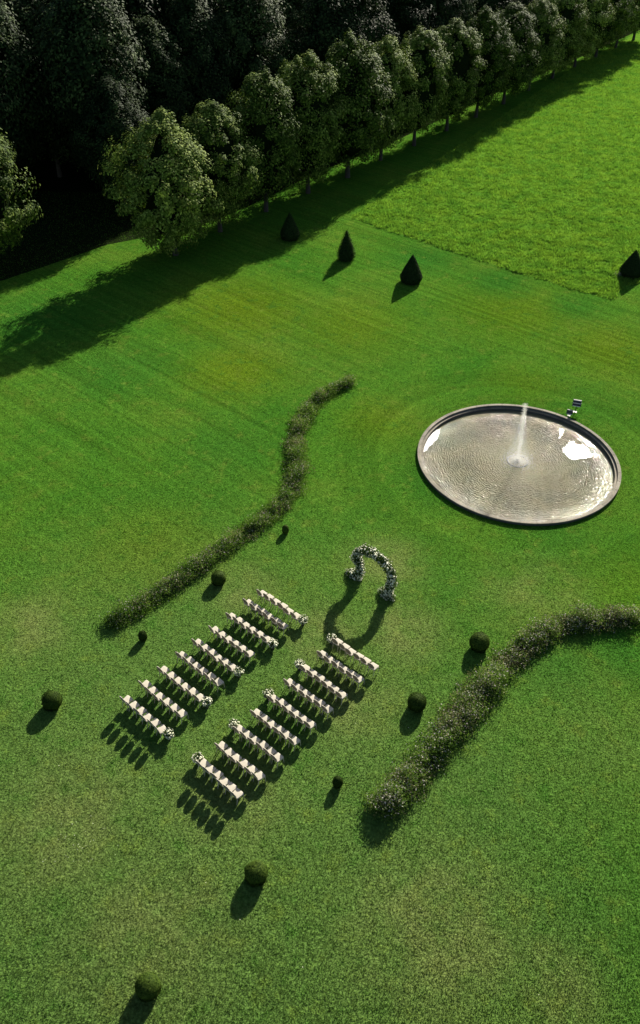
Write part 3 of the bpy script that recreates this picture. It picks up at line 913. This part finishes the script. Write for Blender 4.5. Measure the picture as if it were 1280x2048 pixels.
def bed(pts, dens, hmean, lab, seed, dusk, flow, sheer):
    pts = [(p_[0], p_[1], p_[2] * 0.66) for p_ in pts]
    rg = np.random.default_rng(seed)
    C = catmull(pts)
    root = empty('flower_bed', (C[0][0], C[0][1], 0))
    tag(root, lab, 'flower bed', 'long curved flower beds')
    o3 = np.array([C[0][0], C[0][1], 0])
    T = np.gradient(C[:, :2], axis=0); T = unit(T); Nn = np.column_stack([-T[:, 1], T[:, 0]])
    # soil strip, edge wavering
    V = []; F = []
    for i in range(len(C)):
        for s in (-1, 1):
            e = (0.62 + 0.05 * math.sin(i * 1.3 + s)) * C[i, 2]
            V.append((C[i, 0] + Nn[i, 0] * e * s - o3[0], C[i, 1] + Nn[i, 1] * e * s - o3[1], 0.014))
    for i in range(len(C) - 1): F.append((2 * i, 2 * i + 1, 2 * i + 3, 2 * i + 2))
    me = bpy.data.meshes.new('soil'); me.from_pydata(V, [], F); mobj('soil', me, M_SOIL, root)
    seglen = np.linalg.norm(np.diff(C[:, :2], axis=0), axis=1).sum()
    n = int(seglen * 2 * dens)
    i = rg.uniform(0, len(C) - 1.001, n); k = i.astype(int); fr = (i - k)[:, None]
    c = C[k] * (1 - fr) + C[k + 1] * fr; nn = Nn[k]
    off = np.clip(rg.normal(0, 0.50, n), -1.25, 1.25) * c[:, 2] * (1 + 0.22 * np.sin(k * 0.55 + seed) * np.sin(k * 0.23))
    base = np.column_stack([c[:, 0] + nn[:, 0] * off, c[:, 1] + nn[:, 1] * off, np.zeros(n)])
    hh = hmean * (1.12 - 0.55 * (off / c[:, 2]) ** 2) * rg.uniform(0.55, 1.2, n)
    # plants stand in clumps of one kind, some tall, some low, with gaps between
    wv_ = 1 + 0.22 * np.sin(np.arange(len(C)) * 0.55 + seed) * np.sin(np.arange(len(C)) * 0.23)
    m = int(seglen * 3.2); ci = rg.uniform(0, len(C) - 1.001, m).astype(int)
    cc = np.column_stack([C[ci, 0], C[ci, 1]]) + Nn[ci] * (np.clip(rg.normal(0, .55, m), -1.2, 1.2) * C[ci, 2] * wv_[ci])[:, None]
    cd_ = ((base[:, None, :2] - cc[None]) ** 2).sum(2); own = cd_.argmin(1); near = np.sqrt(cd_.min(1))
    ch = rg.uniform(0.45, 1.35, m); ct = rg.uniform(-0.38, 0.32, m)
    hh = hh * ch[own] * np.clip(1.15 - 0.5 * near, 0.45, 1.15); tone = ct[own]
    # foliage: leaves up each leaning stem
    per = 34
    kk = np.repeat(np.arange(n), per)
    t = rg.uniform(0.05, 1.0, len(kk)) ** 0.7
    ln = rg.normal(0, 0.16, (n, 2))
    spread = (0.05 + 0.15 * (1 - np.abs(t - 0.6)))[:, None]
    P = base[kk] + np.column_stack([ln[kk] * t[:, None] + rg.normal(0, 1, (len(kk), 2)) * spread, t * hh[kk]]) - o3
    sel = rg.uniform(0, 1, len(kk)) < (0.10 + dusk * t + tone[kk])
    N = np.column_stack([rg.normal(0, 1, len(kk)), rg.normal(0, 1, len(kk)), np.full(len(kk), 0.6)])
    sz = rg.uniform(0.025, 0.065, len(kk))
    V, F = leaf_cloud(P[~sel], sz[~sel], rg, 0.38, N=N[~sel], spread=0.3)
    tag(mobj('green_foliage', np_mesh('green_foliage', V, F), M_BEDLEAF, root), kind='stuff')
    V, F = leaf_cloud(P[sel], sz[sel], rg, 0.38, N=N[sel], spread=0.3)
    tag(mobj('dusky_foliage', np_mesh('dusky_foliage', V, F), M_BEDDRY, root), kind='stuff')
    nf = int(n * flow); j = rg.integers(0, n, nf)
    P = base[j] + np.column_stack([ln[j] + rg.normal(0, 0.1, (nf, 2)), hh[j] * rg.uniform(0.85, 1.12, nf)]) - o3
    V, F = leaf_cloud(P, rg.uniform(0.02, 0.05, nf), rg, 0.8)
    tag(mobj('pale_blooms', np_mesh('pale_blooms', V, F), M_BEDFLOWER, root), kind='stuff')
bed(LB, 46, 0.55, 'thin S-curved flower bed left of the chairs, loose green planting', 31, 0.0, 1.5, 0)
bed(RB, 70, 0.76, 'dense curved flower bed right of the chairs with dusky pale blooms', 32, 0.26, 2.0, 0)

# ------------------------------------------------------------------ flower arch
arch = empty('flower_arch', gp(0.07, 4.77), GR)
tag(arch, 'tall arch covered in white flowers and greenery facing the chairs', 'flower arch')
AP = [(-1.22, 0.0), (-1.02, 0.45), (-0.93, 0.9), (-1.05, 1.30), (-1.22, 1.62), (-1.15, 2.0), (-0.85, 2.32), (-0.45, 2.50), (0.0, 2.53), (0.45, 2.46), (0.85, 2.28), (1.15, 1.98), (1.32, 1.6), (1.28, 1.15), (1.18, 0.7), (1.16, 0.3), (1.15, 0.0)]
fr = MB()
for yy in (-0.09, 0.09):
    fr.tube([(x, yy, z) for x, z in AP], 0.012, 6)
for x, z in AP[1:-1:2]:
    fr.tube([(x, -0.09, z), (x, 0.09, z)], 0.008, 5)
fr.build('arch_frame', M_WIRE, arch)
rg = np.random.default_rng(41)
A = catmull([(x, 0, z) for x, z in AP], 12)
def along(n, rad, lo=0, hi=1):
    i = rg.uniform(lo, hi, n) * (len(A) - 1.001); k = i.astype(int); f = (i - k)[:, None]
    c = A[k] * (1 - f) + A[k + 1] * f
    wv = (1 + 0.18 * np.sin(i * 0.17) + 0.12 * np.sin(i * 0.41 + 1))[:, None]
    dd = unit(rg.normal(size=(n, 3)))
    return c, dd, wv
c, dd, wv = along(12000, 0)
P = c + dd * wv * (0.31 * rg.uniform(0, 1, len(c)) ** 0.5)[:, None]
P[:, 2] = np.maximum(P[:, 2], 0.03)
V, F = leaf_cloud(P, rg.uniform(0.03, 0.065, len(P)), rg, 0.45)
tag(mobj('greenery', np_mesh('greenery', V, F), M_GREENS, arch), kind='stuff')
def blossom_geo(P, s, N, rg_):
    """cupped five-sided flower heads"""
    n = len(P); nn = unit(N)
    a = unit(np.cross(nn, unit(rg_.normal(size=(n, 3))))); b = np.cross(nn, a)
    V = [P - nn * s[:, None] * 0.35]
    for k in range(5):
        t = 2 * math.pi * k / 5
        V.append(P + (a * math.cos(t) + b * math.sin(t)) * s[:, None])
    V.append(P + nn * s[:, None] * 0.30)
    V = np.stack(V, 1).reshape(-1, 3); o = np.arange(n)[:, None] * 7
    F = np.concatenate([o + np.array([6, 1 + k, 1 + (k + 1) % 5]) for k in range(5)] + [o + np.array([0, 1 + (k + 1) % 5, 1 + k]) for k in range(5)])
    return V, F
c, dd, wv = along(1150, 0)
P = c + dd * wv * (0.30 * rg.uniform(0.85, 1.10, len(c)))[:, None]; P[:, 2] = np.maximum(P[:, 2], 0.04)
V, F = blossom_geo(P, rg.uniform(0.04, 0.07, len(P)), dd, rg)
tag(mobj('white_blossoms', np_mesh('white_blossoms', V, F), M_BLOSSOM, arch), kind='stuff')

def clump(parent, name, cx, cy, rx, ry, rz_, ng, nb, rg_):
    d0 = unit(rg_.normal(size=(ng, 3))); d0[:, 2] = np.abs(d0[:, 2])
    P = d0 * (rg_.uniform(0, 1, ng) ** 0.4)[:, None] * np.array([rx, ry, rz_]) + np.array([cx, cy, 0.02])
    V, F = leaf_cloud(P, rg_.uniform(0.03, 0.07, ng), rg_, 0.42)
    g = tag(mobj(name, np_mesh(name, V, F), M_GREENS, parent), kind='stuff')
    d1 = unit(rg_.normal(size=(nb, 3))); d1[:, 2] = np.abs(d1[:, 2])
    P = d1 * rg_.uniform(0.85, 1.12, nb)[:, None] * np.array([rx, ry, rz_]) + np.array([cx, cy, 0.03])
    V, F = blossom_geo(P, rg_.uniform(0.028, 0.055, nb), d1, rg_)
    tag(mobj('white_blossoms', np_mesh('white_blossoms', V, F), M_BLOSSOM, g), kind='stuff')
clump(arch, 'foot_planting', -1.32, -0.05, 0.62, 0.30, 0.42, 1100, 130, rg)
clump(arch, 'foot_planting', 1.10, -0.05, 0.60, 0.30, 0.50, 1200, 140, rg)

# ------------------------------------------------------------------ chairs
def rounded(pts, z0, z1, rim=0.012):
    """cushion slab with a softened top edge"""
    n = len(pts); cx = sum(p[0] for p in pts) / n; cy = sum(p[1] for p in pts) / n
    rings = [(1.0, z0), (1.0, z1 - rim), (0.965, z1 - rim * 0.3), (0.90, z1), (0.4, z1 + 0.006)]
    V = []; F = []
    for k, z in rings:
        V += [(cx + (x - cx) * k, cy + (y - cy) * k, z) for x, y in pts]
    for r in range(len(rings) - 1):
        for i in range(n): F.append((r * n + i, r * n + (i + 1) % n, (r + 1) * n + (i + 1) % n, (r + 1) * n + i))
    F.append(tuple(range(n))[::-1]); F.append(tuple(range(len(V) - n, len(V))))
    return V, F
def seat_outline(wf, wb, d, rnd=0.06, seg=4):
    """front (y+) wider than back"""
    cs = [(-wb / 2, -d / 2), (wb / 2, -d / 2), (wf / 2, d / 2), (-wf / 2, d / 2)]
    out = []
    for i, (x, y) in enumerate(cs):
        cx = x - math.copysign(rnd, x); cy = y - math.copysign(rnd, y)
        a0 = [180, 270, 0, 90][i]
        for k in range(seg + 1):
            a = R(a0 + 90 * k / seg)
            out.append((cx + rnd * math.cos(a), cy + rnd * math.sin(a)))
    return out

chair_meshes = {}
def make_chair():
    t = empty('oval_back_chair')
    V, F = rounded(seat_outline(0.44, 0.38, 0.41), 0.425, 0.485)
    MB().add(V, F).build('seat', M_CUSHION, t, True)
    V, F = rounded(seat_outline(0.42, 0.36, 0.38), 0.385, 0.424, 0.004)
    MB().add(V, F).build('seat_frame', M_CHAIRWOOD, t)
    for x, y, fx, fy in ((-0.195, 0.18, -0.20, 0.20), (0.195, 0.18, 0.20, 0.20), (-0.165, -0.18, -0.175, -0.25), (0.165, -0.18, 0.175, -0.25)):
        MB().tube([(x, y, 0.37), (x * 1.0 + (fx - x) * .4, y + (fy - y) * .4, 0.20), (fx, fy, 0.0)], [0.021, 0.017, 0.011], 6).build('leg', M_CHAIRWOOD, t)
    # oval medallion back, leaning back
    def bp(x, z):  # x across, z up from seat back
        return (x, -0.20 - (z - 0.45) * 0.22 - 0.0 * x * x, z)
    cz, rx, rz_ = 0.765, 0.198, 0.225
    ringp = [bp(rx * math.cos(R(k * 20)), cz + rz_ * math.sin(R(k * 20))) for k in range(19)]
    m = MB().tube(ringp, 0.019, 6, cap=False)
    for s in (-1, 1):
        m.tube([bp(s * 0.165, 0.40), bp(s * 0.155, 0.56), bp(s * 0.165, 0.66)], 0.017, 6)
    m.build('back_frame', M_CHAIRWOOD, t, True)
    pv = [bp(rx * 0.93 * math.cos(R(k * 20)), cz + rz_ * 0.93 * math.sin(R(k * 20))) for k in range(18)]
    V = [(x, y + 0.008, z) for x, y, z in pv] + [(x, y - 0.008, z) for x, y, z in pv]
    F = [tuple(range(18))[::-1], tuple(range(18, 36))] + [(i, (i + 1) % 18, 18 + (i + 1) % 18, 18 + i) for i in range(18)]
    MB().add(V, F).build('back_panel', M_CANE, t)
    return t
# each row as seen: first seat (s, back distance), last seat
ROWS_L = [(-3.98, .05, -1.39, .05), (-4.05, 1.08, -1.45, 1.05), (-4.02, 2.40, -1.48, 2.35), (-3.98, 3.69, -1.46, 3.66), (-4.02, 4.91, -1.49, 4.90), (-4.01, 6.05, -1.34, 6.02), (-3.97, 7.32, -1.33, 7.29), (-3.96, 8.53, -1.28, 8.54), (-3.93, 9.73, -1.35, 9.75)]
ROWS_R = [(1.51, .02, 3.97, .07), (1.49, 1.21, 3.91, 1.19), (1.40, 2.47, 3.87, 2.51), (1.43, 3.67, 3.90, 3.62), (1.46, 4.90, 3.86, 4.89), (1.45, 6.09, 3.88, 6.08), (1.48, 7.32, 3.91, 7.26), (1.53, 8.53, 3.90, 8.52), (1.54, 9.75, 3.84, 9.79)]
proto = make_chair(); used = False
rg = np.random.default_rng(17)
def row_word(k):
    return 'front' if k == 0 else 'back' if k == 8 else ORD[k]
for side, rows in (('left', ROWS_L), ('right', ROWS_R)):
    for k, (s0, t0, s1, t1) in enumerate(rows):
        for j in range(6):
            f = j / 5
            c_ = proto if not used else copy_tree(proto)
            used = True
            s = s0 + (s1 - s0) * f + rg.normal(0, 0.012); t = t0 + (t1 - t0) * f + rg.normal(0, 0.018)
            c_.location = gp(s, -t - 0.06); c_.rotation_euler = (0, 0, GR + rg.normal(0, 0.05))
            fromaisle = (5 - j) if side == 'left' else j
            pos = 'aisle-end' if fromaisle == 0 else 'outer-end' if fromaisle == 5 else ORD[fromaisle] + '-from-aisle'
            tag(c_, f'cream oval-back chair, {pos} seat of the {row_word(k)} row in the {side} block', 'chair', 'chairs in the two seating blocks')
        if k % 2 == 0:
            sa = (s1 + 0.42) if side == 'left' else (s0 - 0.44)
            ta = t1 if side == 'left' else t0
            fl = empty('flower_arrangement', gp(sa, -ta - 0.02), rg.uniform(0, 6))
            tag(fl, f'white aisle flowers standing beside the {row_word(k)} row of the {side} block', 'flowers', 'flower arrangements along the aisle')
            MB().lathe([(0.0, 0.0), (0.09, 0.0), (0.115, 0.16), (0.10, 0.16), (0.0, 0.14)], 14).build('vase', M_WIRE, fl)
            ng, nb = 480, 105
            d0 = unit(rg.normal(size=(ng, 3))); d0[:, 2] = d0[:, 2] * 0.8 + 0.35
            P = d0 * (rg.uniform(0, 1, ng) ** 0.4 * 0.25)[:, None] + np.array([0, 0, 0.34]); P[:, 2] = np.maximum(P[:, 2], 0.04)
            V, F = leaf_cloud(P, rg.uniform(0.03, 0.07, ng), rg, 0.4)
            tag(mobj('greenery', np_mesh('greenery', V, F), M_GREENS, fl), kind='stuff')
            d1 = unit(rg.normal(size=(nb, 3))); d1[:, 2] = d1[:, 2] * 0.8 + 0.3
            P = d1 * (rg.uniform(0.8, 1.25, nb) * 0.24)[:, None] + np.array([0, 0, 0.36]); P[:, 2] = np.maximum(P[:, 2], 0.05)
            V, F = blossom_geo(P, rg.uniform(0.035, 0.065, nb), d1, rg)
            tag(mobj('white_blossoms', np_mesh('white_blossoms', V, F), M_BLOSSOM, fl), kind='stuff')
